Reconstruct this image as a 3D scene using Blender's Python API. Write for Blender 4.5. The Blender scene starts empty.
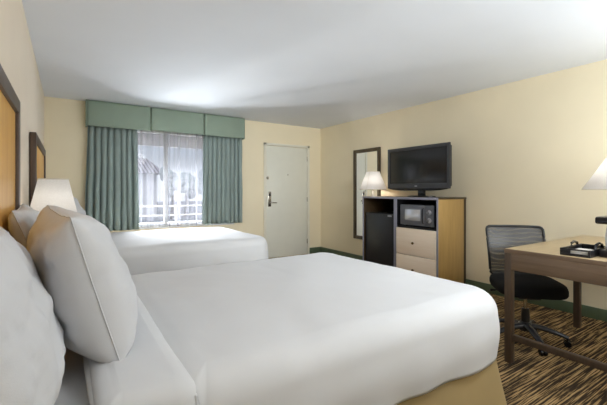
import bpy, bmesh, math, random
from mathutils import Vector, Matrix, noise
random.seed(7)
PI = math.pi
S = bpy.context.scene
COL = S.collection

# ------------------------------------------------------------------ materials
def new_mat(name):
    m = bpy.data.materials.new(name); m.use_nodes = True
    nt = m.node_tree
    return m, nt, nt.nodes['Principled BSDF']

def lin(c):
    return tuple(((v / 255) / 12.92 if v / 255 <= .04045 else ((v / 255 + .055) / 1.055) ** 2.4) for v in c) + (1,)

def coords(nt, scale=(1, 1, 1), rot=(0, 0, 0), kind='Object'):
    tc = nt.nodes.new('ShaderNodeTexCoord'); mp = nt.nodes.new('ShaderNodeMapping')
    mp.inputs['Scale'].default_value = scale; mp.inputs['Rotation'].default_value = rot
    nt.links.new(tc.outputs[kind], mp.inputs['Vector'])
    return mp.outputs['Vector']

def noise_node(nt, vec, scale, detail=3, rough=.5, dist=0):
    n = nt.nodes.new('ShaderNodeTexNoise')
    n.inputs['Scale'].default_value = scale; n.inputs['Detail'].default_value = detail
    n.inputs['Roughness'].default_value = rough; n.inputs['Distortion'].default_value = dist
    nt.links.new(vec, n.inputs['Vector'])
    return n.outputs['Fac']

def ramp(nt, fac, stops, interp='LINEAR'):
    r = nt.nodes.new('ShaderNodeValToRGB'); r.color_ramp.interpolation = interp
    e = r.color_ramp.elements
    while len(e) < len(stops): e.new(.5)
    for k, (p, c) in enumerate(stops): e[k].position = p; e[k].color = c
    nt.links.new(fac, r.inputs['Fac'])
    return r.outputs['Color']

def bump(nt, bsdf, fac, strength, dist=.01):
    b = nt.nodes.new('ShaderNodeBump'); b.inputs['Strength'].default_value = strength
    b.inputs['Distance'].default_value = dist
    nt.links.new(fac, b.inputs['Height']); nt.links.new(b.outputs['Normal'], bsdf.inputs['Normal'])

def paint(name, rgb, rough=.6, var=.04, scale=6, metallic=0, bmp=0, bscale=60, spec=.5):
    m, nt, b = new_mat(name)
    c = lin(rgb); v = coords(nt)
    f = noise_node(nt, v, scale)
    lo = tuple(x * (1 - var) for x in c[:3]) + (1,); hi = tuple(min(1, x * (1 + var)) for x in c[:3]) + (1,)
    nt.links.new(ramp(nt, f, [(.3, lo), (.7, hi)]), b.inputs['Base Color'])
    b.inputs['Roughness'].default_value = rough; b.inputs['Metallic'].default_value = metallic
    b.inputs['Specular IOR Level'].default_value = spec
    if bmp: bump(nt, b, noise_node(nt, v, bscale, 4), bmp, .004)
    return m

def wood(name, dark, light, axis='z', rough=.35, stretch=14, scale=3.0, coat=0):
    m, nt, b = new_mat(name)
    sc = [stretch] * 3; sc['xyz'.index(axis)] = .8
    v = coords(nt, tuple(sc))
    f = noise_node(nt, v, scale, 6, .6, .6)
    nt.links.new(ramp(nt, f, [(.25, lin(dark)), (.75, lin(light))]), b.inputs['Base Color'])
    b.inputs['Roughness'].default_value = rough
    b.inputs['Coat Weight'].default_value = coat; b.inputs['Coat Roughness'].default_value = .12
    return m

def cloth(name, rgb, var=.04, rough=.9, weave=.15, wscale=500, sheen=.0, trans=0):
    m, nt, b = new_mat(name)
    c = lin(rgb); v = coords(nt)
    f = noise_node(nt, v, 4)
    lo = tuple(x * (1 - var) for x in c[:3]) + (1,); hi = tuple(min(1, x * (1 + var)) for x in c[:3]) + (1,)
    nt.links.new(ramp(nt, f, [(.3, lo), (.7, hi)]), b.inputs['Base Color'])
    b.inputs['Roughness'].default_value = rough; b.inputs['Specular IOR Level'].default_value = .2
    b.inputs['Sheen Weight'].default_value = sheen
    bump(nt, b, noise_node(nt, v, wscale, 2), weave, .002)
    return m

M = {}
M['wall'] = paint('cream_wall_paint', (238, 226, 197), .75, .015, 3, bmp=.12, bscale=140, spec=.25)
M['headwall'] = paint('beige_wall_paint', (240, 227, 208), .75, .015, 3, bmp=.12, bscale=140, spec=.25)
M['ceil'] = paint('white_ceiling_paint', (232, 236, 242), .8, .012, 2, bmp=.15, bscale=120, spec=.2)
M['green_trim'] = paint('green_vinyl_base', (88, 104, 80), .5, .05)
M['door'] = paint('door_paint', (226, 225, 212), .4, .015)
M['door_trim'] = paint('door_frame_paint', (228, 224, 208), .45, .015)
M['white_frame'] = paint('window_frame_white', (214, 214, 214), .4, .02)
M['chrome'] = paint('brushed_chrome', (190, 185, 175), .25, .03, metallic=1)
M['steel'] = paint('dark_steel', (60, 60, 62), .3, .05, metallic=1)
M['bronze'] = paint('bronze_knob', (120, 98, 66), .3, .05, metallic=1)
M['sheet'] = cloth('white_bed_linen', (214, 215, 217), .01, .85, .10, 350)
M['pillowcase'] = cloth('white_pillowcase', (206, 207, 210), .01, .85, .10, 350)
M['skirt'] = cloth('tan_bed_skirt', (166, 145, 104), .05, .8, .2, 300)
M['drape'] = cloth('green_drape', (136, 150, 146), .05, .85, .2, 300)
M['valance'] = cloth('green_valance', (140, 155, 140), .04, .85, .2, 300)
M['panel_wood'] = wood('honey_headboard_veneer', (226, 164, 78), (246, 196, 112), 'z', .28, 10, 2.2, 0)
M['panel_wood'].node_tree.nodes['Principled BSDF'].inputs['Specular IOR Level'].default_value = .12
M['frame_wood'] = wood('walnut_headboard_frame', (66, 50, 40), (92, 72, 58), 'z', .4, 12)
M['desk_leg'] = wood('walnut_desk', (92, 75, 60), (120, 99, 79), 'y', .4, 14)
M['desk_dark'] = wood('walnut_desk_legs', (62, 50, 40), (84, 68, 55), 'z', .4, 14)
M['desk_top'] = wood('desk_top_laminate', (168, 146, 110), (190, 168, 130), 'x', .3, 14)
M['cab_side'] = wood('cabinet_side_laminate', (164, 132, 78), (184, 150, 92), 'z', .3, 9)
M['cab_edge'] = paint('cabinet_grey_edge', (140, 140, 154), .3, .05)
M['cab_in'] = paint('cabinet_black_interior', (20, 20, 22), .5, .05)
M['cab_dark'] = wood('cabinet_dark_edge', (52, 40, 24), (74, 56, 34), 'z', .4)
M['maple'] = wood('maple_drawer_front', (236, 216, 192), (244, 228, 208), 'y', .4, 10)
M['black'] = paint('black_plastic', (30, 30, 33), .3, .05)
M['black_gloss'] = paint('black_gloss_plastic', (20, 20, 22), .15, .05)
M['base_plastic'] = paint('dark_grey_plastic', (52, 52, 56), .25, .05)
M['fridge'] = paint('black_fridge_door', (34, 35, 38), .32, .06, bmp=.1, bscale=300)
M['grey_bezel'] = paint('grey_bezel_plastic', (58, 59, 62), .35, .04)
M['screen'] = paint('television_screen', (26, 25, 25), .22, .03)
M['silver'] = paint('silver_plastic', (178, 178, 182), .3, .03, metallic=.6)
M['mw_panel'] = paint('microwave_grey_panel', (98, 100, 106), .35, .04)
M['mw_window'] = paint('microwave_window', (206, 208, 214), .12, .02, metallic=.5)  # pale base colour paints in the room's reflection on the door glass
M['seat'] = cloth('black_seat_fabric', (20, 20, 21), .08, .85, .3, 400)
M['vinyl_trim'] = paint('black_vinyl', (24, 24, 25), .45, .05)
M['carafe'] = paint('frosted_carafe', (225, 227, 230), .25, .02)
M['paper'] = paint('white_paper', (240, 238, 232), .7, .01)
M['mirror_frame'] = wood('bronze_mirror_frame', (62, 52, 38), (98, 84, 60), 'z', .35)
M['lamp_base'] = paint('ivory_lamp_base', (222, 214, 198), .35, .02)
M['night_wood'] = wood('nightstand_wood', (96, 72, 48), (124, 94, 62), 'y', .35)
M['soil'] = paint('asphalt', (120, 120, 124), .9, .06)
M['conc'] = paint('walkway_concrete', (150, 150, 148), .9, .05)
M['soffit'] = paint('soffit_paint', (150, 150, 158), .8, .03)
M['stucco'] = paint('white_stucco', (222, 220, 222), .9, .03)
M['leaf'] = paint('tree_leaves', (134, 146, 146), .8, .35, 5)
M['bark'] = paint('tree_bark', (84, 74, 66), .9, .2, 12)
M['white_metal'] = paint('white_railing_paint', (206, 206, 210), .5, .02)

m, nt, b = new_mat('mirror_glass'); b.inputs['Metallic'].default_value = 1; b.inputs['Roughness'].default_value = .01
nt.links.new(ramp(nt, noise_node(nt, coords(nt), 2), [(0, (.86, .87, .86, 1)), (1, (.9, .91, .9, 1))]), b.inputs['Base Color'])
M['mirror'] = m

# clear window glass
m, nt, b = new_mat('window_glass')
tr = nt.nodes.new('ShaderNodeBsdfTransparent'); gl = nt.nodes.new('ShaderNodeBsdfGlossy'); gl.inputs['Roughness'].default_value = .02
mx = nt.nodes.new('ShaderNodeMixShader'); fr = nt.nodes.new('ShaderNodeFresnel'); fr.inputs['IOR'].default_value = 1.3
nt.links.new(fr.outputs[0], mx.inputs[0]); nt.links.new(tr.outputs[0], mx.inputs[1]); nt.links.new(gl.outputs[0], mx.inputs[2])
nt.links.new(mx.outputs[0], nt.nodes['Material Output'].inputs['Surface'])
M['glass'] = m

# sheer curtain voile
m, nt, b = new_mat('sheer_voile')
tr = nt.nodes.new('ShaderNodeBsdfTransparent'); tl = nt.nodes.new('ShaderNodeBsdfTranslucent'); df = nt.nodes.new('ShaderNodeBsdfDiffuse')
tl.inputs['Color'].default_value = (.2, .2, .22, 1); df.inputs['Color'].default_value = (.6, .6, .65, 1)
m1 = nt.nodes.new('ShaderNodeMixShader'); m1.inputs[0].default_value = .5
m2 = nt.nodes.new('ShaderNodeMixShader')
nt.links.new(tl.outputs[0], m1.inputs[1]); nt.links.new(df.outputs[0], m1.inputs[2])
f = noise_node(nt, coords(nt, (17, 17, .1)), 1, 1)
mr = nt.nodes.new('ShaderNodeMapRange'); mr.inputs['From Min'].default_value = .3; mr.inputs['From Max'].default_value = .7; mr.inputs['To Min'].default_value = .10; mr.inputs['To Max'].default_value = .52
nt.links.new(f, mr.inputs[0]); nt.links.new(mr.outputs[0], m2.inputs[0])
nt.links.new(m1.outputs[0], m2.inputs[2]); nt.links.new(tr.outputs[0], m2.inputs[1])
nt.links.new(m2.outputs[0], nt.nodes['Material Output'].inputs['Surface'])
M['sheer'] = m

# lamp shade fabric: lets the bulb glow through
def shade_mat(name, glow, tint=(1, .95, .88)):
    m, nt, b = new_mat(name)
    tl = nt.nodes.new('ShaderNodeBsdfTranslucent'); df = nt.nodes.new('ShaderNodeBsdfDiffuse'); em = nt.nodes.new('ShaderNodeEmission')
    f = noise_node(nt, coords(nt, (1, 1, 1)), 120, 2)
    c = ramp(nt, f, [(.3, (.82, .81, .8, 1)), (.7, (.88, .87, .86, 1))])
    nt.links.new(c, df.inputs['Color']); nt.links.new(c, tl.inputs['Color'])
    em.inputs['Color'].default_value = tint + (1,); em.inputs['Strength'].default_value = glow
    mx = nt.nodes.new('ShaderNodeMixShader'); mx.inputs[0].default_value = .6
    nt.links.new(df.outputs[0], mx.inputs[1]); nt.links.new(tl.outputs[0], mx.inputs[2])
    ad = nt.nodes.new('ShaderNodeAddShader')
    nt.links.new(mx.outputs[0], ad.inputs[0]); nt.links.new(em.outputs[0], ad.inputs[1])
    nt.links.new(ad.outputs[0], nt.nodes['Material Output'].inputs['Surface'])
    return m
M['shade'] = shade_mat('lamp_shade_fabric', .05)

def emit_mat(name, rgb, strength):
    m, nt, b = new_mat(name)
    b.inputs['Base Color'].default_value = rgb + (1,)
    b.inputs['Emission Color'].default_value = rgb + (1,); b.inputs['Emission Strength'].default_value = strength
    return m
M['bulb'] = emit_mat('lamp_bulb', (1, .93, .82), 2)
M['opal'] = emit_mat('fill_light_glass', (1, .97, .92), 3)

# mesh fabric of the office chair
m, nt, b = new_mat('chair_mesh_fabric')
b.inputs['Base Color'].default_value = lin((46, 47, 49)); b.inputs['Roughness'].default_value = .4
tr = nt.nodes.new('ShaderNodeBsdfTransparent'); mx = nt.nodes.new('ShaderNodeMixShader')
w1 = nt.nodes.new('ShaderNodeTexWave'); w1.wave_type = 'RINGS'; w1.inputs['Scale'].default_value = 7.0; w1.inputs['Distortion'].default_value = 9; w1.inputs['Detail'].default_value = 1; w1.inputs['Detail Scale'].default_value = .6
nt.links.new(coords(nt, (1, 1, 1.3)), w1.inputs['Vector'])
mr = nt.nodes.new('ShaderNodeMapRange'); mr.inputs['To Min'].default_value = .79; mr.inputs['To Max'].default_value = .95
nt.links.new(w1.outputs['Fac'], mr.inputs[0]); nt.links.new(mr.outputs[0], mx.inputs[0])
nt.links.new(tr.outputs[0], mx.inputs[1]); nt.links.new(b.outputs[0], mx.inputs[2])
nt.links.new(mx.outputs[0], nt.nodes['Material Output'].inputs['Surface'])
M['mesh'] = m

# carpet: tan broken stripes woven over dark brown
m, nt, b = new_mat('striped_carpet')
v = coords(nt, (2.6, 84, 1))
n1 = noise_node(nt, v, 1.0, 2, .55, .35)
n2 = noise_node(nt, coords(nt, (6, 130, 1)), 1.0, 2, .6, .2)
n3 = noise_node(nt, coords(nt, (1, 1, 1)), 320, 2)
ad = nt.nodes.new('ShaderNodeMath'); ad.operation = 'MULTIPLY_ADD'; ad.inputs[1].default_value = .55
nt.links.new(n2, ad.inputs[0]); nt.links.new(n1, ad.inputs[2])
c1 = ramp(nt, ad.outputs[0], [(.60, lin((52, 44, 36))), (.77, lin((74, 60, 46))), (.82, lin((156, 128, 86))), (.95, lin((196, 164, 116)))])
c2 = ramp(nt, n3, [(.3, (.72, .72, .72, 1)), (.7, (1.1, 1.1, 1.1, 1))])
mm = nt.nodes.new('ShaderNodeMixRGB'); mm.blend_type = 'MULTIPLY'; mm.inputs[0].default_value = 1
nt.links.new(c1, mm.inputs[1]); nt.links.new(c2, mm.inputs[2]); nt.links.new(mm.outputs[0], b.inputs['Base Color'])
b.inputs['Roughness'].default_value = .95; b.inputs['Specular IOR Level'].default_value = .1
bump(nt, b, n3, .5, .004)
M['carpet'] = m

# clay roof tiles
m, nt, b = new_mat('clay_roof_tiles')
w = nt.nodes.new('ShaderNodeTexWave'); w.inputs['Scale'].default_value = 1.6; w.inputs['Distortion'].default_value = .4
nt.links.new(coords(nt), w.inputs['Vector'])
nt.links.new(ramp(nt, w.outputs['Fac'], [(.2, lin((112, 100, 104))), (.8, lin((196, 188, 192)))]), b.inputs['Base Color'])
b.inputs['Roughness'].default_value = .9
M['tiles'] = m

# ------------------------------------------------------------------ mesh helpers
def box(bm, lo, hi, bev=0, seg=2, mtx=None):
    r = bmesh.ops.create_cube(bm, size=1)
    vs = r['verts']
    for v in vs:
        v.co = Vector([lo[k] + (v.co[k] + .5) * (hi[k] - lo[k]) for k in range(3)])
    if bev:
        es = list({e for v in vs for e in v.link_edges})
        g = bmesh.ops.bevel(bm, geom=es, offset=bev, segments=seg, profile=.5, affect='EDGES')
        vs = list({v for f in g['faces'] for v in f.verts} | {v for v in vs if v.is_valid})
    if mtx: bmesh.ops.transform(bm, matrix=mtx, verts=vs)
    return vs

def lathe(bm, prof, n=32, loc=(0, 0, 0), mtx=None, closed=False):
    rings = []
    for r, z in prof:
        rings.append([bm.verts.new((loc[0] + r * math.cos(2 * PI * k / n), loc[1] + r * math.sin(2 * PI * k / n), loc[2] + z)) for k in range(n)])
    vs = [v for q in rings for v in q]
    for a, c in zip(rings, rings[1:]):
        for k in range(n):
            bm.faces.new((a[k], a[(k + 1) % n], c[(k + 1) % n], c[k]))
    if closed:
        bm.faces.new(list(reversed(rings[0]))); bm.faces.new(rings[-1])
    if mtx: bmesh.ops.transform(bm, matrix=mtx, verts=vs)
    return vs

def tube(bm, pts, rad, n=10, cap=True, flat=1.0):
    pts = [Vector(p) for p in pts]; rings = []
    for i, p in enumerate(pts):
        d = (pts[min(i + 1, len(pts) - 1)] - pts[max(i - 1, 0)]).normalized()
        up = Vector((0, 0, 1)) if abs(d.z) < .95 else Vector((1, 0, 0))
        a = d.cross(up).normalized(); c = a.cross(d).normalized()
        r = rad[i] if isinstance(rad, (list, tuple)) else rad
        rings.append([bm.verts.new(p + a * r * math.cos(2 * PI * k / n) + c * r * flat * math.sin(2 * PI * k / n)) for k in range(n)])
    for a, c in zip(rings, rings[1:]):
        for k in range(n): bm.faces.new((a[k], a[(k + 1) % n], c[(k + 1) % n], c[k]))
    if cap:
        bm.faces.new(list(reversed(rings[0]))); bm.faces.new(rings[-1])

def grid(bm, fn, nu, nv, close_u=False):
    g = [[bm.verts.new(fn(i / nu, j / nv)) for j in range(nv + 1)] for i in range(nu if close_u else nu + 1)]
    L = len(g)
    for i in range(L if close_u else L - 1):
        for j in range(nv):
            bm.faces.new((g[i][j], g[(i + 1) % L][j], g[(i + 1) % L][j + 1], g[i][j + 1]))
    return g

def obj(name, bm, mat, parent=None, smooth=.6, solid=0, loc=None, fix=True):
    if fix: bmesh.ops.recalc_face_normals(bm, faces=bm.faces)
    me = bpy.data.meshes.new(name); bm.to_mesh(me); bm.free()
    me.materials.append(M[mat] if isinstance(mat, str) else mat)
    if smooth:
        for p in me.polygons: p.use_smooth = True
        me.set_sharp_from_angle(angle=smooth)
    o = bpy.data.objects.new(name, me); COL.objects.link(o)
    if parent: o.parent = parent
    if loc: o.location = loc
    if solid:
        s = o.modifiers.new('solid', 'SOLIDIFY'); s.thickness = solid; s.offset = 0
    return o

def B(): return bmesh.new()

def bx(name, lo, hi, mat, parent=None, bev=.004, **k):
    bm = B(); box(bm, lo, hi, bev); return obj(name, bm, mat, parent, **k)

def tag(o, label, cat, group=None):
    o['label'] = label; o['category'] = cat
    if group: o['group'] = group
    return o

def thing(name, label, cat, loc=(0, 0, 0), rz=0, group=None):
    o = bpy.data.objects.new(name, None); o.empty_display_size = .1; COL.objects.link(o)
    o.location = loc; o.rotation_euler = (0, 0, rz)
    return tag(o, label, cat, group)

def struct(o):
    o['kind'] = 'structure'; return o

# ------------------------------------------------------------------ room shell
XR, YB, H = 4.43, 5.72, 2.44
YF = -1.7
WX0, WX1, WZ0, WZ1 = .62, 2.58, .68, 2.14           # window opening
struct(bx('floor', (-.12, YF - .12, -.1), (XR + .12, YB + .12, 0), 'carpet', bev=0, smooth=0))
struct(bx('ceiling', (-.12, YF - .12, H), (XR + .12, YB + .12, H + .1), 'ceil', bev=0, smooth=0))
struct(bx('wall_left', (-.12, YF - .12, 0), (0, YB + .12, H), 'headwall', bev=0, smooth=0))
struct(bx('wall_right', (XR, YF - .12, 0), (XR + .12, YB + .12, H), 'wall', bev=0, smooth=0))
struct(bx('wall_front', (0, YF - .12, 0), (XR, YF, H), 'wall', bev=0, smooth=0))
bm = B()
box(bm, (0, YB, 0), (WX0, YB + .12, H)); box(bm, (WX1, YB, 0), (XR, YB + .12, H))
box(bm, (WX0, YB, 0), (WX1, YB + .12, WZ0)); box(bm, (WX0, YB, WZ1), (WX1, YB + .12, H))
struct(obj('wall_back', bm, 'wall', smooth=0))
BBH = .11
def baseboard(name, lo, hi): struct(bx(name, lo, hi, 'green_trim', bev=.004))
baseboard('baseboard_right', (XR - .012, YF, 0), (XR, YB - .012, BBH))
baseboard('baseboard_back', (4.16, YB - .012, 0), (XR, YB, BBH))
baseboard('baseboard_left', (0, YF, 0), (.012, YB - .012, BBH))
bm = B(); box(bm, (.012, YB - .012, 0), (3.17, YB, BBH), .004); struct(obj('baseboard_window', bm, 'green_trim'))

# window
w = struct(thing('window_1', 'white framed sliding window behind the sheer curtain', 'window', (0, YB, 0)))
bm = B()
for lo, hi in (((WX0, .03, WZ0), (WX0 + .05, .1, WZ1)), ((WX1 - .05, .03, WZ0), (WX1, .1, WZ1)),
               ((WX0, .03, WZ0), (WX1, .1, WZ0 + .05)), ((WX0, .03, WZ1 - .05), (WX1, .1, WZ1))):
    box(bm, lo, hi, .004)
obj('window_frame', bm, 'white_frame', w)
bx('mullion', (1.49, .03, WZ0 + .05), (1.54, .1, WZ1 - .05), 'white_frame', w)
bx('glass', (WX0 + .05, .06, WZ0 + .05), (WX1 - .05, .066, WZ1 - .05), 'glass', w, bev=0)
bx('window_sill', (WX0 - .03, -.02, WZ0 - .03), (WX1 + .03, .03, WZ0), 'white_frame', w)

# door
d = struct(thing('door_1', 'white flush entry door with lever lock beside the window', 'door', (3.2, YB, 0)))
bm = B()
for lo, hi in (((-.03, -.03, 0), (.02, 0, 2.075)), ((.90, -.03, 0), (.95, 0, 2.075)), ((-.03, -.03, 2.03), (.95, 0, 2.075))):
    box(bm, lo, hi, .006)
obj('door_frame', bm, 'door_trim', d)
bx('door_panel', (.025, -.018, .012), (.895, 0, 2.025), 'door', d, bev=.003)
bm = B(); box(bm, (.052, -.027, .93), (.112, -.018, 1.2), .004); obj('lock_plate', bm, 'chrome', d)
bm = B(); tube(bm, [(.085, -.025, 1.005), (.085, -.07, 1.005), (.10, -.078, 1.005), (.2, -.078, 1.0)], [.012, .011, .011, .009], 12); obj('door_lever', bm, 'chrome', d)
bm = B(); lathe(bm, [(.001, .012), (.016, .012), (.018, 0)], 20, (0, 0, 0), Matrix.Translation((.085, -.027, .955)) @ Matrix.Rotation(PI / 2, 4, 'X')); obj('keyhole', bm, 'steel', d)
bm = B(); box(bm, (.062, -.032, 1.12), (.1, -.026, 1.17), .003); obj('card_reader', bm, 'black', d)
bm = B(); box(bm, (.03, -.04, 1.42), (.055, -.018, 1.47), .003); box(bm, (.0, -.045, 1.435), (.05, -.036, 1.455), .003); obj('security_latch', bm, 'chrome', d)
for z in (.25, 1.05, 1.82):
    bm = B(); tube(bm, [(.898, -.022, z - .045), (.898, -.022, z + .045)], .008, 10); obj('hinge', bm, 'chrome', d)
bx('peephole', (.455, -.022, 1.5), (.475, -.018, 1.52), 'chrome', d, bev=.003)

# ------------------------------------------------------------------ window dressing
v = thing('valance', 'sage green three-panel fabric valance box above the window', 'valance', (0, YB, 0))
VZ0, VZ1, VY = 2.09, 2.43, -.155
for x0, x1, zb in ((.465, 1.262, 2.085), (1.272, 2.05, 2.095), (2.06, 2.735, 2.09)):
    bm = B()
    def fn(u, t, x0=x0, x1=x1, zb=zb):
        x = x0 + u * (x1 - x0); z = zb + t * (VZ1 - zb)
        e = min(u, 1 - u) * (x1 - x0)
        y = VY + .022 * math.exp(-e / .012) - .010 * (1 - t) ** 2 - .004 * noise.noise((x * 6, z * 5, 1))
        return (x, y, z)
    grid(bm, fn, 50, 12)
    obj('valance_panel', bm, 'valance', v, 1.2, .012)
for x in (.461, 2.735):
    bx('valance_return', (x - .006, VY - .004, 2.085), (x + .006, -.001, VZ1), 'valance', v, bev=.002)
bx('valance_board', (.47, VY + .03, VZ1 - .02), (2.735, -.001, VZ1), 'cab_dark', v, bev=.002)

def drape(name, label, xt0, xt1, xb0, xb1, zt, zb, y, npl, mat, amp, cat, thick=.004, seed=0, group=None):
    bm = B(); N = npl * 12
    rnd = random.Random(seed); ph = [rnd.uniform(-.35, .35) for _ in range(npl + 2)]; am = [rnd.uniform(.6, 1.25) for _ in range(npl + 2)]
    def fn(u, t):
        k = u * npl; i = int(k); f_ = k - i
        p = ph[i] * (1 - f_) + ph[i + 1] * f_; a = am[i] * (1 - f_) + am[i + 1] * f_
        x = (xt0 + u * (xt1 - xt0)) * t + (xb0 + u * (xb1 - xb0)) * (1 - t)
        s = math.sin(2 * PI * k + p * 2)
        s = math.copysign(abs(s) ** .75, s)
        yy = y + amp * a * s * (.75 + .35 * (1 - t)) + .006 * noise.noise((x * 5, t * 3, seed))
        x += .35 * amp * math.cos(2 * PI * k + p * 2) + .008 * noise.noise((u * 8, t * 4, seed + 4))
        return (x, yy, zb + t * (zt - zb))
    grid(bm, fn, N, 24)
    o = obj(name, bm, mat, None, 1.4, thick)
    return tag(o, label, cat, group)
drape('drape', 'grey-green pleated drape at the left end of the window', .47, 1.08, .43, 1.105, 2.10, .66, YB - .088, 8, 'drape', .031, 'curtain', seed=3)
drape('drape', 'grey-green pleated drape at the right end of the window, nearer the door', 2.05, 2.71, 2.03, 2.715, 2.10, .68, YB - .088, 9, 'drape', .029, 'curtain', seed=5)
drape('sheer_curtain', 'translucent white sheer curtain hanging between the two green drapes', .62, 2.56, .62, 2.56, 2.12, .67, YB - .032, 30, 'sheer', .012, 'curtain', .0, seed=9)

# ------------------------------------------------------------------ headboards
def headboard(label, y0, y1, z0=.35, z1=1.67):
    t = thing('headboard', label, 'headboard', (.0, (y0 + y1) / 2, z0))
    hw = (y1 - y0) / 2; hz = z1 - z0; fw = .07
    bm = B(); box(bm, (.005, -hw + fw, fw), (.032, hw - fw, hz - fw), .002); obj('wood_panel', bm, 'panel_wood', t)
    for a in (-hw, hw - fw): bx('frame_stile', (.004, a, 0), (.046, a + fw, hz), 'frame_wood', t)
    for z in (0, hz - fw): bx('frame_rail', (.004, -hw + fw, z), (.046, hw - fw, z + fw), 'frame_wood', t)
    return t
headboard('tall honey wood headboard in dark frame behind the nearer bed', .85, 2.30)
headboard('tall honey wood headboard in dark frame beyond the bedside lamp, behind the far bed', 3.44, 4.95)

# ------------------------------------------------------------------ beds
def rr_outline(x0, x1, y0, y1, r, n):
    """n points around a rounded rectangle, even by length, with outward normals"""
    segs = []; rs = r if isinstance(r, tuple) else (r,) * 4
    cs = [(x1 - rs[0], y1 - rs[0], 0, rs[0]), (x0 + rs[1], y1 - rs[1], 90, rs[1]), (x0 + rs[2], y0 + rs[2], 180, rs[2]), (x1 - rs[3], y0 + rs[3], 270, rs[3])]
    poly = []
    for cx, cy, a0, rr in cs:
        for k in range(17):
            a = math.radians(a0 + 90 * k / 16)
            poly.append((cx + rr * math.cos(a), cy + rr * math.sin(a), math.cos(a), math.sin(a)))
    poly.append(poly[0])
    L = [0]
    for p, q in zip(poly, poly[1:]): L.append(L[-1] + math.hypot(q[0] - p[0], q[1] - p[1]))
    out = []; j = 0
    for k in range(n):
        s = L[-1] * k / n
        while L[j + 1] < s: j += 1
        f_ = (s - L[j]) / max(1e-9, L[j + 1] - L[j]); p, q = poly[j], poly[j + 1]
        nx, ny = p[2] + (q[2] - p[2]) * f_, p[3] + (q[3] - p[3]) * f_
        ln = math.hypot(nx, ny) or 1
        out.append((p[0] + (q[0] - p[0]) * f_, p[1] + (q[1] - p[1]) * f_, nx / ln, ny / ln, s))
    return out

def drape_cloth(x0, x1, y0, y1, corner, top, hem, edge_r, flare, crown, head_drop, seed, amp=1.0, n=420, soft=.006):
    """a bed cover: flat crowned top that rolls over the edges and hangs to the hem; short drop on the head side"""
    bm = B(); out = rr_outline(x0, x1, y0, y1, corner, n)
    cx, cy = (x0 + x1) / 2, (y0 + y1) / 2
    hx = (x1 - x0) / 2; hy = (y1 - y0) / 2
    fracs = [0.02, .06, .12, .2, .28, .36, .44, .52, .6, .67, .74, .8, .85, .89, .925, .95, .97, .985, 1.0]
    narc, nside = 9, 14
    rings = []
    def wr(x, y, k=1):
        q = noise.noise((x * 3.1 + seed, y * 2.2, 0)) * .006 + noise.noise((x * 9 + seed, y * 4.5, 3)) * .0028
        q += noise.noise((x * 16 + y * 7 + seed, y * 9, 7)) * .0012
        return q * k * amp * 1.5
    for fr in fracs:
        ring = []
        for (x, y, nx, ny, s) in out:
            ex, ey = x - nx * edge_r, y - ny * edge_r
            px, py = cx + (ex - cx) * fr, cy + (ey - cy) * fr
            c = crown * (1 - ((px - cx) / hx) ** 2) * (1 - ((py - cy) / hy) ** 2)
            ring.append(bm.verts.new((px, py, top + c + wr(px, py))))
        rings.append(ring)
    for k in range(1, narc + 1):
        a = PI / 2 * k / narc; ring = []
        for (x, y, nx, ny, s) in out:
            hd = max(0, min(1, (-nx) )) if head_drop is not None else 0
            sq = .35 if hd > .5 else 1
            ox = edge_r * (math.sin(a) - 1); oz = edge_r * sq * (1 - math.cos(a))
            px, py = x + nx * ox, y + ny * ox
            ring.append(bm.verts.new((px, py, top - oz + wr(px, py, 1))))
        rings.append(ring)
    for k in range(1, nside + 1):
        t = k / nside; ring = []
        for (x, y, nx, ny, s) in out:
            zt = top - edge_r; hz = hem + .012 * math.sin(s * 5 + seed) + .008 * noise.noise((s * 3, seed, 1))
            if head_drop is not None and nx < -.5:
                zt = top - edge_r * .35; hz = top - head_drop
            wv = t * (soft * math.sin(s * 17 + 2 * math.sin(s * 3 + seed)) + soft * 1.4 * noise.noise((s * 5, t * 2, seed)))
            f_ = flare * t * t + wv + .010 * math.sin(PI * t)
            ring.append(bm.verts.new((x + nx * f_, y + ny * f_, zt + (hz - zt) * t)))
        rings.append(ring)
    for a, c in zip(rings, rings[1:]):
        for k in range(n): bm.faces.new((a[k], a[(k + 1) % n], c[(k + 1) % n], c[k]))
    cv = bm.verts.new((cx, cy, top + crown + wr(cx, cy)))
    for k in range(n): bm.faces.new((cv, rings[0][k], rings[0][(k + 1) % n]))
    return bm

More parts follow.
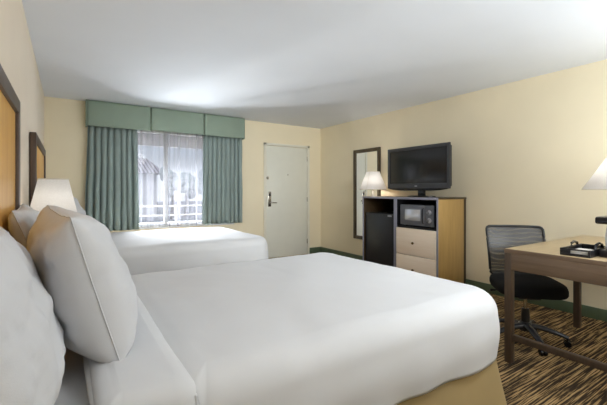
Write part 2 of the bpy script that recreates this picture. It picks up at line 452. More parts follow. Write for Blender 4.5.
BL = 2.105
def bed(y0, lab_bed, lab_duvet, seed):
    y1 = y0 + 1.49
    t = thing('bed', lab_bed, 'bed', (0, 0, 0))
    bx('box_spring', (.06, y0 + .05, .12), (BL - .07, y1 - .05, .38), 'sheet', t, bev=.03)
    bm = B(); box(bm, (.06, y0 + .045, .385), (BL - .065, y1 - .045, .668), .06, 4); obj('mattress', bm, 'sheet', t, .8)
    for x in (.15, BL - .2):
        for y in (y0 + .15, y1 - .15):
            bm = B(); lathe(bm, [(.03, 0), (.035, .122)], 16, (x, y, 0), closed=True); obj('leg', bm, 'black', t)
    # pleated skirt
    bm = B(); out = rr_outline(.06, BL - .03, y0 + .02, y1 - .02, (.10, .03, .03, .10), 500); rings = []
    for k in range(17):
        q = k / 16; ring = []
        for (x, y, nx, ny, s) in out:
            f_ = .085 * q ** 1.1 * (1 if nx > -.5 else 0) + q * (.007 * math.sin(s * 12) + .009 * noise.noise((s * 4, q, seed)))
            if y > y1 - .3 or y < y0 + .3: pass
            ring.append(bm.verts.new((x + nx * f_, y + ny * f_, .40 - q * .385)))
        rings.append(ring)
    for a, c in zip(rings, rings[1:]):
        for k in range(500): bm.faces.new((a[k], a[(k + 1) % 500], c[(k + 1) % 500], c[k]))
    obj('bed_skirt', bm, 'skirt', t, 1.4, .004)
    dv = drape_cloth(.47, BL, y0, y1, (.17, .12, .12, .17), .712, .405, .10, .0, .020, .03, seed)
    dv = obj('duvet', dv, 'sheet', None, 1.6, .012, fix=True)
    tag(dv, lab_duvet, 'duvet')
    cf = drape_cloth(.30, .53, y0 - .012, y1 + .012, .06, .727, .42, .05, .0, .010, .03, seed + 3, .8, 300, .004)
    obj('turned_back_fold', cf, 'sheet', dv, 1.6, .012)
    return t
bed(.93, 'nearer bed in the foreground with a tan bed skirt below its white cover', 'smooth white duvet covering the bed in the foreground', 1.0)
bed(3.43, 'farther bed by the window, under a white cover', 'smooth white duvet covering the farther bed below the window', 5.0)

def pillow(label, loc, rot, w, h, t, seed, group=None, back=1.0):
    bm = B(); n = 44
    def pt(u, q, side):
        fu, fv = 1 - abs(u) ** 3.2, 1 - abs(q) ** 3.2
        th = t / 2 * (max(0, fu) * max(0, fv)) ** .46 * (1 - .16 * q)
        x = u * w / 2 * (1 - .055 * (1 - q * q)); y = q * h / 2 * (1 - .06 * (1 - u * u))
        edge = max(abs(u), abs(q))
        z = side * th * (1 if side > 0 else back)
        wr = noise.noise((u * 2.2 + seed, q * 2.2, side)) * .016 + noise.noise((u * 5 + seed, q * 4, side + 9)) * .008
        wr += (abs(noise.noise((u * 6 + q * 3 + seed, q * 7 - u * 3, side * 3))) - .2) * .012 * edge
        z += wr * min(1, (1 - edge) * 7)
        x += .006 * noise.noise((u * 4, q * 4, seed)); y += .006 * noise.noise((u * 4, q * 4, seed + 5))
        return Vector((x, y, z))
    def remap(a):  # denser at the rims
        return math.sin(a * PI / 2) * .55 + a * .45
    V = {}
    for side in (1, -1):
        for i in range(n + 1):
            for j in range(n + 1):
                rim = i in (0, n) or j in (0, n)
                key = (i, j, 0 if rim else side)
                if key not in V: V[key] = bm.verts.new(pt(remap(i / n * 2 - 1), remap(j / n * 2 - 1), 1 if rim else side))
        for i in range(n):
            for j in range(n):
                q = []
                for a, c in ((i, j), (i + 1, j), (i + 1, j + 1), (i, j + 1)):
                    q.append(V[(a, c, 0 if (a in (0, n) or c in (0, n)) else side)])
                try: bm.faces.new(q if side > 0 else list(reversed(q)))
                except ValueError: pass
    rim = [pt(-1, -1 + 2 * k / 40, 1) for k in range(40)] + [pt(-1 + 2 * k / 60, 1, 1) for k in range(60)] + \
          [pt(1, 1 - 2 * k / 40, 1) for k in range(40)] + [pt(1 - 2 * k / 60, -1, 1) for k in range(60)]
    o = obj('pillow', bm, 'pillowcase', None, 2.2)
    o.location = loc; o.rotation_euler = rot
    tag(o, label, 'pillow', group)
    bm = B(); rim.append(rim[0]); tube(bm, rim, .0022, 6, False); obj('seam', bm, 'pillowcase', o, 2.0)
    return o

# local x = pillow width (runs along the wall), local y = height, local z = thickness (towards the foot)
def lean(deg, yaw=0, roll=0):
    # columns: width -> +Y, height -> up tilted to the wall, thickness -> +X
    a = math.radians(deg)
    m = Matrix(((0, -math.sin(a), math.cos(a)), (1, 0, 0), (0, math.cos(a), math.sin(a)))).to_4x4()
    m = Matrix.Rotation(math.radians(yaw), 4, 'Z') @ m @ Matrix.Rotation(math.radians(roll), 4, 'Z')
    return m.to_euler()
pillow('plump white pillow standing at the front of the nearer bed\'s pillow stack', (.272, 1.46, .943), lean(16, 6, 1), .68, .44, .25, 2, back=1.0)
pillow('white pillow leaning on the nearer headboard, at the photo\'s left edge', (.105, 1.05, .925), lean(15, 0, -2), .68, .44, .19, 11, back=.4)
pillow('white pillow at the near end of the farther bed, beside the bedside lamp', (.26, 3.84, .972), lean(18, 2, 0), .70, .49, .24, 21)
pillow('white pillow on the window half of the farther bed', (.23, 4.57, .965), lean(22, -2, 0), .68, .48, .21, 31)
pillow('white pillow on the lamp half of the nearer bed', (.13, 2.06, .94), lean(20, 2, 1), .60, .44, .18, 41)

def press(soft, hard):
    # the pillow behind is squeezed by the one leaning on it
    from mathutils.bvhtree import BVHTree
    bpy.context.view_layer.update()
    mh = hard.matrix_world
    bv = BVHTree.FromPolygons([mh @ v.co for v in hard.data.vertices], [list(p.vertices) for p in hard.data.polygons])
    for o in [soft] + list(soft.children):
        mw = o.matrix_world; inv = mw.inverted()
        for v in o.data.vertices:
            p = mw @ v.co
            h_ = bv.ray_cast(Vector((-1, p.y, p.z)), Vector((1, 0, 0)))[0]
            if h_ and p.x > h_.x - .006:
                p.x = h_.x - .006; v.co = inv @ p
            if p.x < .05:
                p.x = .05 + .002 * random.random(); v.co = inv @ p
pl = [o for o in COL.objects if o.name.startswith('pillow')]
press(pl[1], pl[0]); press(pl[4], pl[0])
# ------------------------------------------------------------------ lamps
def lamp(name, label, loc, r0, r1, hs, zs, base_prof, sides=48, power=5, watt_col=(1, .93, .84), cone_seams=0):
    t = thing(name, label, 'lamp', loc)
    bm = B(); lathe(bm, base_prof, 32, closed=True); obj('lamp_base', bm, 'lamp_base', t, .7)
    bm = B(); lathe(bm, [(r0, zs), (r0 + (r1 - r0) * .5, zs + hs * .5), (r1, zs + hs)], sides)
    sh = obj('lamp_shade', bm, 'shade', t, 1.2, .003)
    for r, z in ((r0, zs), (r1, zs + hs)):
        bm = B(); tube(bm, [(r * math.cos(2 * PI * k / 48), r * math.sin(2 * PI * k / 48), z) for k in range(49)], .004, 6, False)
        obj('shade_rim', bm, 'lamp_base', sh, 1.0)
    for k in range(cone_seams):
        a = 2 * PI * k / cone_seams + .3
        bm = B(); tube(bm, [((r0 + .001) * math.cos(a), (r0 + .001) * math.sin(a), zs), ((r1 + .001) * math.cos(a), (r1 + .001) * math.sin(a), zs + hs)], .0022, 6)
        obj('shade_rib', bm, 'lamp_base', sh, 1.0)
    bm = B(); bmesh.ops.create_uvsphere(bm, u_segments=16, v_segments=10, radius=.03, matrix=Matrix.Translation((0, 0, zs + hs * .42)))
    obj('bulb', bm, 'bulb', t)
    bm = B(); tube(bm, [(0, 0, base_prof[-1][1]), (0, 0, zs + hs * .42 - .028)], .009, 10); obj('socket', bm, 'bronze', t)
    l = bpy.data.lights.new(name + '_glow', 'POINT'); l.energy = power; l.color = watt_col; l.shadow_soft_size = .045
    lo = bpy.data.objects.new(name + '_glow', l); COL.objects.link(lo); lo.location = (0, 0, zs + hs * .45); lo.parent = t
    return t
tb = [(.075, 0), (.08, .012), (.07, .025), (.025, .04), (.02, .07), (.035, .14), (.045, .2), (.03, .27), (.014, .31), (.012, .36)]
lamp('table_lamp', 'lit bedside table lamp with white empire shade between the two beds', (.168, 2.90, .58), .146, .083, .285, .43, tb, power=.3, cone_seams=0)
lamp('table_lamp', 'lit lamp with wide white cone shade standing on the desk', (3.75, .93, .808), .24, .07, .28, .42, tb, power=2.4)
fb = [(.13, 0), (.135, .015), (.12, .028), (.03, .04), (.02, .06), (.02, 1.15), (.024, 1.2), (.014, 1.22)]
lamp('floor_lamp', 'lit floor lamp with white pleated cone shade in front of the wall mirror', (4.2, 4.03, 0), .205, .10, .275, 1.235, fb, power=4.5, cone_seams=4)

n = thing('nightstand', 'brown wooden nightstand under the bedside lamp between the beds', 'nightstand', (0.02, 2.64, 0))
bx('body', (0, 0, .06), (.42, .52, .555), 'night_wood', n); bx('top', (-.005, -.015, .555), (.44, .535, .58), 'night_wood', n)
dr = bx('drawer', (.42, .015, .34), (.436, .505, .54), 'night_wood', n); bx('plinth', (.02, .02, 0), (.39, .5, .06), 'cab_dark', n)
bm = B(); lathe(bm, [(.006, 0), (.008, .012), (.016, .02), (.012, .03), (.001, .032)], 16, mtx=Matrix.Translation((.436, .26, .44)) @ Matrix.Rotation(PI / 2, 4, 'Y')); obj('knob', bm, 'bronze', dr)

# ------------------------------------------------------------------ mirror
t = thing('wall_mirror', 'tall dark framed mirror hung on the right wall near the corner', 'mirror', (XR, 4.402, .39))
bm = B(); fw = .06; hw = .316; hz = 1.528
for lo, hi in (((-.03, -hw, 0), (-.001, -hw + fw, hz)), ((-.03, hw - fw, 0), (-.001, hw, hz)), ((-.03, -hw + fw, 0), (-.001, hw - fw, fw)), ((-.03, -hw + fw, hz - fw), (-.001, hw - fw, hz))):
    box(bm, lo, hi, .007)
obj('mirror_frame', bm, 'mirror_frame', t)
bx('mirror_glass', (-.014, -hw + fw, fw), (-.006, hw - fw, hz - fw), 'mirror', t, bev=0)

# ------------------------------------------------------------------ cabinets
CF, CH = 3.85, 1.135
t = thing('refrigerator_cabinet', 'open cabinet unit holding the mini fridge, beside the mirror', 'cabinet', (CF, 3.27, 0))
D = XR - .02 - CF
for a in (.0, .598): bx('side_panel', (.006, a, .0), (D, a + .018, CH - .022), 'cab_dark', t, bev=.002)
bx('top_panel', (.006, 0, CH - .022), (D, .616, CH), 'cab_side', t, bev=.002)
bx('back_panel', (D - .012, .018, .0), (D, .598, CH - .022), 'cab_in', t, bev=0)
bm = B()
for lo, hi in (((-.004, 0, 0), (.006, .018, CH - .022)), ((-.004, .598, 0), (.006, .616, CH - .022)), ((-.006, -.001, CH - .026), (.006, .617, CH + .001))): box(bm, lo, hi, .002)
obj('edge_banding', bm, 'cab_edge', t)
t = thing('mini_fridge', 'black mini fridge standing inside the left cabinet unit', 'refrigerator', (CF + .02, 3.30, 0))
bx('body', (.05, .02, .03), (.5, .545, .905), 'black', t, bev=.006)
dr = bx('door', (.0, .02, .05), (.046, .545, .905), 'fridge', t, bev=.01)
bx('badge', (-.003, .045, .865), (.001, .115, .885), 'silver', dr, bev=.001)
bm = B(); box(bm, (.004, .01, .3), (.03, .021, .75), .004); obj('handle_recess', bm, 'black', dr)
for x in (.09, .45):
    for y in (.06, .5):
        bm = B(); lathe(bm, [(.018, 0), (.016, .031)], 12, (x, y, 0), closed=True); obj('foot', bm, 'black', t)

t = thing('drawer_cabinet', 'cabinet unit with microwave niche over two maple drawers, under the television', 'cabinet', (CF, 2.612, 0))
W = .648
bx('side_panel', (.006, 0, 0), (D - .05, .018, CH - .022), 'cab_side', t, bev=.002)
bx('side_panel', (.006, W - .018, 0), (D - .05, W, CH - .022), 'cab_side', t, bev=.002)
bm = B(); box(bm, (D - .05, .002, 0), (D, W - .002, CH - .022), .002); obj('back_panel', bm, 'cab_dark', t)
bx('top_panel', (-.004, -.004, CH - .022), (D + .002, W, CH), 'cab_dark', t, bev=.002)
bm = B()
for lo, hi in (((-.004, 0, .06), (.006, .022, CH - .022)), ((-.004, W - .022, .06), (.006, W, CH - .022)), ((-.008, -.004, CH - .028), (-.0035, W, CH + .001))): box(bm, lo, hi, .001)
obj('edge_banding', bm, 'cab_edge', t)
bx('niche_shelf', (.006, .018, .745), (D - .05, W - .018, .765), 'cab_in', t, bev=.001)
bm = B()
for lo, hi in (((.008, .0185, .765), (D - .052, .022, CH - .0225)), ((.008, W - .022, .765), (D - .052, W - .0185, CH - .0225)), ((D - .055, .022, .765), (D - .0505, W - .022, CH - .0225))): box(bm, lo, hi)
obj('niche_lining', bm, 'cab_in', t)
bx('plinth', (.03, .018, 0), (D - .06, W - .018, .07), 'cab_dark', t, bev=.002)
for z0, z1 in ((.075, .402), (.408, .742)):
    dr = bx('drawer', (-.014, .024, z0), (.006, W - .024, z1), 'maple', t, bev=.003)
    bm = B(); lathe(bm, [(.007, 0), (.009, .012), (.017, .02), (.013, .03), (.001, .032)], 18, mtx=Matrix.Translation((-.014, W / 2 + .02, (z0 + z1) / 2 - .01)) @ Matrix.Rotation(-PI / 2, 4, 'Y')); obj('knob', bm, 'bronze', dr)
    bm = B(); box(bm, (.008, .03, z0 + .02), (D - .08, W - .03, z1 - .04), .003); obj('drawer_box', bm, 'cab_in', dr)

t = thing('microwave', 'black compact microwave with two dials inside the cabinet niche', 'microwave', (CF + .03, 2.69, .766))
bx('body', (.012, 0, .012), (.36, .51, .275), 'black', t, bev=.006)
dr = bx('door', (-.008, .125, .016), (.012, .51, .272), 'mw_panel', t, bev=.004)
bx('door_window', (-.011, .19, .075), (-.007, .43, .215), 'mw_window', dr, bev=.002)
bm = B(); tube(bm, [(-.012, .145, .05), (-.03, .145, .06), (-.03, .145, .225), (-.012, .145, .235)], .007, 8); obj('handle', bm, 'black', dr)
pn = bx('control_panel', (-.008, 0, .016), (.012, .122, .272), 'mw_panel', t, bev=.004)
for z in (.185, .09):
    bm = B(); lathe(bm, [(.031, 0), (.03, .004), (.021, .006), (.02, .022), (.001, .024)], 24, mtx=Matrix.Translation((-.008, .06, z)) @ Matrix.Rotation(-PI / 2, 4, 'Y')); k = obj('dial', bm, 'silver', pn)
    bx('pointer', (-.036, .055, z - .019), (-.03, .065, z + .019), 'black', k, bev=.001)
for x in (.05, .3):
    for y in (.06, .45):
        bm = B(); lathe(bm, [(.012, 0), (.012, .013)], 10, (x, y, 0), closed=True); obj('foot', bm, 'black', t)

# ------------------------------------------------------------------ television
t = thing('television', 'flat black television with dark screen on top of the cabinet', 'television', (4.12, 3.14, CH + .002))
hw = .503; z0, z1 = .108, .672
bx('housing', (.012, -hw + .02, z0 + .02), (.075, hw - .02, z1 - .02), 'black', t, bev=.02)
bm = B(); bz = .042
for lo, hi in (((-.012, -hw, z0), (.014, -hw + bz, z1)), ((-.012, hw - bz, z0), (.014, hw, z1)), ((-.012, -hw + bz, z1 - bz), (.014, hw - bz, z1)), ((-.012, -hw + bz, z0), (.014, hw - bz, z0 + .07))):
    box(bm, lo, hi, .005)
obj('bezel', bm, 'grey_bezel', t)
bx('screen', (-.004, -hw + bz, z0 + .07), (.008, hw - bz, z1 - bz), 'screen', t, bev=.001)
bm = B()
def lip(u, q):
    y = -hw + .02 + u * (2 * hw - .04); dip = .03 * (1 - (2 * u - 1) ** 2) ** .6
    return (-.010 + .02 * q, y, z0 - dip * math.sin(PI * min(1, q * 1.0) / 2 + .0) if q < .99 else z0 - dip)
lo_pts = []
n_ = 40
ring = []
for k in range(n_ + 1):
    u = k / n_; y = -hw + .015 + u * (2 * hw - .03); dip = .028 * (1 - (2 * u - 1) ** 4)
    ring.append([bm.verts.new((x, y, z)) for x, z in ((-.011, z0 + .002), (.03, z0 + .002), (.03, z0 - dip), (-.006, z0 - dip))])
for a, c in zip(ring, ring[1:]):
    for k in range(4): bm.faces.new((a[k], a[(k + 1) % 4], c[(k + 1) % 4], c[k]))
bm.faces.new(ring[0]); bm.faces.new(list(reversed(ring[-1])))
obj('lower_lip', bm, 'black_gloss', t)
bx('maker_mark', (-.0135, -.02, z0 + .028), (-.0115, .02, z0 + .04), 'silver', t, bev=0)
bm = B(); box(bm, (.02, -.11, .015), (.055, .0, z0 + .03), .012); obj('stand_neck', bm, 'black_gloss', t)
bm = B(); lathe(bm, [(.001, .022), (.10, .02), (.15, .012), (.152, 0)], 40, mtx=Matrix.Translation((.02, -.06, 0)) @ Matrix.Diagonal((.75, 1.38, 1, 1))); obj('stand_base', bm, 'black_gloss', t)

# ------------------------------------------------------------------ desk
DX0, DX1, DY0, DY1, DH = 2.845, 4.22, .66, 1.34, .808
t = thing('desk', 'brown wooden writing desk with tan top beside the office chair', 'desk', (DX0, DY0, 0))
L, Wd = DX1 - DX0, DY1 - DY0
bx('desk_top', (.004, .004, DH - .028), (L, Wd - .004, DH), 'desk_top', t, bev=.003)
bm = B(); box(bm, (0, .0, DH - .03), (.004, Wd, DH - .001), .001); obj('top_edge', bm, 'desk_leg', t)
lw = .048
legs = ((0, Wd - lw), (0, 0), (L - .20, Wd - lw), (L - .20, 0))
for x, y in legs: bx('leg', (x, y, 0), (x + lw, y + lw, DH - .03), 'desk_dark', t, bev=.003)
bx('end_apron', (.0005, lw, .662), (.03, Wd - lw, DH - .0295), 'desk_leg', t, bev=.002)
bx('side_apron', (lw, .006, .70), (L - .2, .03, DH - .03), 'desk_leg', t, bev=.002)
bx('side_apron', (lw, Wd - .16, .72), (L - .2, Wd - .14, DH - .03), 'desk_leg', t, bev=.002)
bx('stretcher', (.006, lw, .165), (.04, Wd - lw, .205), 'desk_dark', t, bev=.003)

# ------------------------------------------------------------------ office chair
FA = math.atan2(-.69, -.72)
t = thing('office_chair', 'black mesh-back swivel office chair pulled up to the desk', 'chair', (3.36, 1.435, 0), FA - PI / 2)   # local +y = facing
# seat cushion
bm = B()
sw, sd = .245, .235
for k, (s_, z) in enumerate(((.80, .412), (.97, .418), (1.0, .44), (1.0, .468), (.97, .49), (.88, .502), (.7, .505), (.4, .503), (.1, .502))):
    ring = []
    for i in range(64):
        a = 2 * PI * i / 64
        c_, s2 = math.cos(a), math.sin(a)
        e = 2 / 4.2
        x = sw * s_ * math.copysign(abs(c_) ** e, c_); y = sd * s_ * math.copysign(abs(s2) ** e, s2)
        zz = z - (.03 * max(0, y / sd) ** 3 if z > .43 else .012 * max(0, y / sd) ** 3)
        ring.append(bm.verts.new((x, y + .02, zz)))
    if k:
        for i in range(64): bm.faces.new((prev[i], prev[(i + 1) % 64], ring[(i + 1) % 64], ring[i]))
    else: bm.faces.new(list(reversed(ring)))
    prev = ring
bm.faces.new(prev)
obj('seat', bm, 'seat', t, 1.0)
bx('seat_mechanism', (-.08, -.12, .355), (.08, .1, .412), 'black', t, bev=.01)
# backrest: mesh in a tubular frame
BW = .226; z0, z1 = .485, .900
def backpt(u, q):   # u -1..1 across, q 0..1 up
    wid = BW * (1 - .10 * (1 - q) ** 2)
    return Vector((u * wid, -.215 - .05 * q + .05 * (1 - u * u) * -1 * .9 + .035 * math.sin(PI * q) , z0 + q * (z1 - z0)))
bm = B(); 
def mfn(u, q):
    uu = (u * 2 - 1) * .985; 
    return backpt(uu, .015 + q * .97)
grid(bm, mfn, 24, 24); bk = obj('backrest', bm, 'mesh', t, 1.4)
pts = []
def corner_path():
    P_ = []
    for k in range(21): P_.append((-1, k / 20))
    for k in range(1, 21): P_.append((-1 + k / 10, 1))
    for k in range(1, 21): P_.append((1, 1 - k / 20))
    for k in range(1, 21): P_.append((1 - k / 10, 0))
    return P_
pp = [backpt(u, q) for u, q in corner_path()]
for _ in range(2):
    pp = [(pp[i - 1] + pp[i] * 2 + pp[(i + 1) % len(pp)]) / 4 for i in range(len(pp))]
pp.append(pp[0]); bm = B(); tube(bm, pp, .011, 10, False); obj('back_frame', bm, 'vinyl_trim', bk, 1.2)
bm = B()
tube(bm, [(0, -.08, .385), (0, -.2, .39), (0, -.285, .43), (0, -.30, .52), (0, -.29, .62)], [.026, .026, .028, .026, .02], 12, flat=.55)
obj('back_support', bm, 'black', t, 1.0)
bm = B(); tube(bm, [(.08, -.02, .39), (.2, -.05, .385), (.25, -.055, .38)], [.006, .006, .012], 8); obj('height_lever', bm, 'black', t, 1.0)
bm = B(); tube(bm, [(-.10, -.12, .39), (-.16, -.17, .385), (-.185, -.2, .38)], [.014, .02, .022], 10); obj('tilt_knob', bm, 'black', t, 1.0)
bm = B(); lathe(bm, [(.014, .2), (.014, .36)], 16, closed=True); obj('gas_piston', bm, 'chrome', t)
bm = B(); lathe(bm, [(.03, .095), (.032, .2), (.027, .26), (.024, .262)], 20, closed=True); obj('piston_sleeve', bm, 'black', t)
base = None
bm = B(); lathe(bm, [(.046, .085), (.05, .14), (.038, .155)], 24, closed=True); hub = obj('base_hub', bm, 'black', t)
hx, hy = 3.345, 1.445
for k in range(5):
    wa = math.radians(228 + 72 * k) - (FA - PI / 2)
    dx, dy = math.cos(wa), math.sin(wa)
    bm = B()
    tube(bm, [(dx * .03, dy * .03, .125), (dx * .12, dy * .12, .118), (dx * .22, dy * .22, .092), (dx * .285, dy * .285, .07)], [.032, .029, .024, .019], 12, flat=.75)
    ar = obj('base_arm', bm, 'base_plastic', hub, 1.0)
    bm = B()
    px_, py_ = -dy, dx
    for sgn in (-1, 1):
        mtx = Matrix.Translation((dx * .28 + px_ * .014 * sgn, dy * .28 + py_ * .014 * sgn, .025)) @ Matrix.Rotation(wa, 4, 'Z') @ Matrix.Rotation(PI / 2, 4, 'X')
        lathe(bm, [(.008, -.01), (.022, -.01), (.025, -.006), (.025, .006), (.022, .01), (.008, .01)], 20, mtx=mtx, closed=True)
    tube(bm, [(dx * .28, dy * .28, .03), (dx * .28, dy * .28, .07)], .008, 8)
    mtx = Matrix.Translation((dx * .28, dy * .28, .038)) @ Matrix.Rotation(wa, 4, 'Z')
    box(bm, (-.02, -.004, -.012), (.02, .004, .016), .002, mtx=mtx)
    obj('caster', bm, 'black_gloss', ar, .7)

# ------------------------------------------------------------------ things on the desk
t = thing('amenity_tray', 'black handled tray of white packets at the desk edge', 'tray', (2.885, .85, DH))
TL, TW = .33, .16
bx('tray_floor', (0, 0, 0), (TL, TW, .008), 'black', t, bev=.002)
bm = B()                                                     # side facing the room, with a hand slot
box(bm, (0, 0, .008), (.012, TW, .016), .001); box(bm, (0, 0, .036), (.012, TW, .046), .002)
box(bm, (0, 0, .016), (.012, .012, .036), .001); box(bm, (0, TW - .055, .016), (.012, TW, .036), .001)
obj('slotted_side', bm, 'black', t)
bx('tray_side', (TL - .012, 0, .008), (TL, TW, .046), 'black', t, bev=.003)
for y in (0, TW - .012): bx('tray_side', (.012, y, .008), (TL - .012, y + .012, .046), 'black', t, bev=.003)
bm = B(); tube(bm, [(.16, TW - .006 - .0, .044), (.165, TW - .006, .062), (.20, TW - .006, .07), (.25, TW - .006, .062), (.256, TW - .006, .044)], .008, 8); obj('handle', bm, 'black_gloss', t, 1.0)
bm = B(); tube(bm, [(.10, .006, .044), (.11, .006, .07), (.16, .006, .08), (.21, .006, .07), (.22, .006, .044)], .008, 8); obj('handle', bm, 'black_gloss', t, 1.0)
for k, (x, y, a) in enumerate(((.02, .018, 3), (.07, .02, -4), (.125, .018, 5))):
    bm = B(); box(bm, (0, 0, 0), (.04, .095, .026), .005, mtx=Matrix.Translation((x, y, .0095)) @ Matrix.Rotation(math.radians(a * .4), 4, 'Z'))
    o = obj('packet', bm, 'paper'); o.location = (2.885, .85, DH)
    tag(o, ('white packet lying in the black tray, seen through the slot in its side', 'white packet lying second from the slot in the black tray', 'white packet lying third from the slot in the black tray')[k], 'packet', 'white packets in the desk tray')
t = thing('coffee_maker', 'small black coffee maker with frosted white carafe beside the tray', 'coffee maker', (2.985, .635, DH))
bx('base', (0, 0, 0), (.2, .205, .045), 'black', t, bev=.01)
bx('column', (.14, .01, .045), (.2, .195, .212), 'black', t, bev=.01)
bx('brew_head', (-.012, -.005, .205), (.2, .222, .25), 'black_gloss', t, bev=.012)
bm = B(); lathe(bm, [(.05, .046), (.058, .05), (.062, .12), (.055, .17), (.048, .205), (.044, .207)], 32, (.07, .13, 0), closed=True); cf = obj('carafe', bm, 'carafe', t)

# ------------------------------------------------------------------ added fill lights out of view
def ceiling_light(label, x, y, power, size):  # made-up fixture, unseen, that lifts the light at the near end
    t = thing('ceiling_light', label, 'light', (x, y, H))
    bm = B(); lathe(bm, [(.17, 0), (.175, -.03), (.16, -.035)], 40, closed=True); obj('light_rim', bm, 'bronze', t)
    bm = B(); lathe(bm, [(.16, -.035), (.14, -.065), (.09, -.085), (.001, -.092)], 40); obj('diffuser', bm, 'opal', t)
    l = bpy.data.lights.new('ceiling_light_glow', 'POINT'); l.shadow_soft_size = size; l.energy = power; l.color = (.96, .98, 1)
    o = bpy.data.objects.new('ceiling_light_glow', l); COL.objects.link(o); o.location = (0, 0, -.30); o.parent = t
ceiling_light('round opal ceiling light over the room\'s near end', 2.0, .2, 12, .18)
# unseen area lamps added to brighten the room by way of the ceiling
def area(name, loc, aim, power, sx, sy, col, spread=180):
    l = bpy.data.lights.new(name, 'AREA'); l.shape = 'RECTANGLE'; l.size = sx; l.size_y = sy; l.energy = power; l.color = col; l.spread = math.radians(spread)
    o = bpy.data.objects.new(name, l); COL.objects.link(o); o.location = loc
    o.rotation_euler = (Vector(aim) - Vector(loc)).to_track_quat('-Z', 'Y').to_euler()
FILL = 27
area('bounce_fill', (3.4, -.3, 1.5), (3.6, 1.6, 2.7), FILL * .7, 1.0, 1.0, (.88, .95, 1))
area('bounce_fill', (1.5, -.5, 1.6), (2.0, 1.2, 2.9), FILL * .35, 1.0, 1.0, (.88, .95, 1))
# lamps added outside the window: extra daylight, and ground bounce up to the ceiling
SKY_FILL = 130; GLINT = 45; CAR = 95; LONG = 270
area('daylight_fill', (2.0, 9.6, 3.3), (1.6, 5.3, 1.0), SKY_FILL, 3.2, 1.2, (.9, .95, 1), 34)
area('ground_bounce', (1.5, 7.1, .2), (1.5, 3.6, 2.3), GLINT, 1.8, .2, (.9, .96, 1), 120)
def spot(name, loc, aim, power, ang, soft, col):
    l = bpy.data.lights.new(name, 'SPOT'); l.energy = power; l.spot_size = math.radians(ang); l.spot_blend = 1; l.shadow_soft_size = soft; l.color = col
    o = bpy.data.objects.new(name, l); COL.objects.link(o); o.location = loc
    o.rotation_euler = (Vector(aim) - Vector(loc)).to_track_quat('-Z', 'Y').to_euler()
spot('car_glint', (.75, 7.25, .15), (2.5, 3.4, 2.44), CAR, 50, .015, (1, .98, .95))
spot('far_fill', (1.7, -1.3, 1.9), (3.0, 5.6, 1.35), LONG, 48, .5, (.93, .97, 1))  # unseen spot added to brighten the far end of the room

# ------------------------------------------------------------------ outdoors, seen through the sheer
struct(bx('ground', (-14, YB + .12, -.35), (18, 50, -.25), 'soil', bev=0, smooth=0))
struct(bx('walkway', (-4, YB + .12, -.25), (8, YB + 1.9, -.02), 'conc', bev=0, smooth=0))
struct(bx('eave', (-4, YB + .12, 2.2), (8, YB + .85, 2.45), 'soffit', bev=0, smooth=0))
struct(bx('trim_1', (-4, YB + .78, 1.98), (8, YB + .85, 2.2), 'soffit', bev=0, smooth=0))
t = thing('railing', 'white metal railing along the walkway outside the window', 'railing', (0, YB + 1.7, -.02))
for z in (.92, .74, .1): bx('rail', (-3, -.015, z), (7, .015, z + .024), 'white_metal', t)
for x in (-2.5, -.2, 2.05, 4.3, 6.5): bx('post', (x, -.02, 0), (x + .035, .02, .94), 'white_metal', t)
t = thing('building', 'pale stucco building with clay tile roof across the lot', 'building', (1.9, 22, -.25))
bx('wall', (-5, 0, 0), (2.7, 5, 2.5), 'stucco', t, bev=0)
bm = B()
vs = [bm.verts.new(p) for p in ((-5.4, -.5, 2.45), (3.1, -.5, 2.45), (2.6, 2.5, 3.5), (-5.4, 2.5, 3.5), (-5.4, 5.5, 2.45), (3.1, 5.5, 2.45))]
for f in ((0, 1, 2, 3), (3, 2, 5, 4), (1, 5, 2), (0, 3, 4), (0, 4, 5, 1)): bm.faces.new([vs[k] for k in f])
obj('roof', bm, 'tiles', t, 0)
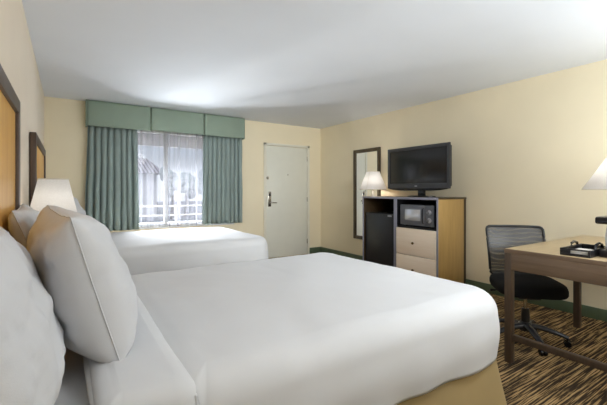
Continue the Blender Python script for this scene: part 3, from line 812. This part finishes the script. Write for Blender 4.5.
def tree(label, x, y, h, r, seed):
    t = thing('tree', label, 'tree', (x, y, -.25), group='trees outside the window')
    bm = B(); tube(bm, [(0, 0, 0), (.05, 0, h * .3), (0, .04, h * .6)], [.11, .08, .05], 8); obj('trunk', bm, 'bark', t)
    bm = B(); rnd = random.Random(seed)
    for k in range(9):
        m_ = Matrix.Translation((rnd.uniform(-r, r) * .6, rnd.uniform(-r, r) * .6, h * rnd.uniform(.5, .9)))
        g = bmesh.ops.create_icosphere(bm, subdivisions=3, radius=r * rnd.uniform(.4, .62), matrix=m_)
        for v_ in g['verts']: v_.co += v_.co.normalized() * .18 * r * noise.noise(v_.co * 3.2 + Vector((seed, 0, 0)))
    obj('crown', bm, 'leaf', t)
tree('small tree outside, next to the tiled roof building', 4.75, 19.0, 2.7, .6, 1)
tree('tree outside, in the middle of the right window pane', 6.0, 21.0, 2.6, .8, 2)
tree('tree outside, farthest right, at the edge of the right drape', 8.0, 23.0, 2.6, 1.0, 3)

# ------------------------------------------------------------------ daylight
wld = bpy.data.worlds.new('sky'); S.world = wld; wld.use_nodes = True
nt = wld.node_tree; bg = nt.nodes['Background']
tc = nt.nodes.new('ShaderNodeTexCoord'); sp = nt.nodes.new('ShaderNodeSeparateXYZ')
nt.links.new(tc.outputs['Generated'], sp.inputs[0])
nt.links.new(ramp(nt, sp.outputs['Z'], [(0, (.86, .91, 1, 1)), (.25, (.62, .77, 1, 1))]), bg.inputs['Color'])
bg.inputs['Strength'].default_value = .4
sun = bpy.data.lights.new('sun', 'SUN'); sun.energy = .5; sun.angle = .02; sun.color = (1, .96, .9)
so = bpy.data.objects.new('sun', sun); COL.objects.link(so); so.rotation_euler = (math.radians(48), 0, math.radians(-20))

# ------------------------------------------------------------------ camera
cam = bpy.data.cameras.new('camera'); co = bpy.data.objects.new('camera', cam); COL.objects.link(co)
cam.sensor_width = 36; cam.lens = 358 / 607 * 36; cam.shift_y = -12 / 607; cam.clip_start = .02
co.location = (.24, 0, 1.22); co.rotation_euler = (PI / 2, 0, -math.atan(237 / 358))
S.camera = co
S.view_settings.view_transform = 'Standard'; S.view_settings.look = 'None'
S.view_settings.gamma = 1; S.view_settings.use_curve_mapping = False
S.view_settings.exposure = 0.95
S.cycles.use_denoising = True
S.cycles.max_bounces = 10; S.cycles.diffuse_bounces = 6; S.cycles.transparent_max_bounces = 16
S.cycles.caustics_reflective = False; S.cycles.caustics_refractive = False
S.cycles.sample_clamp_indirect = 6
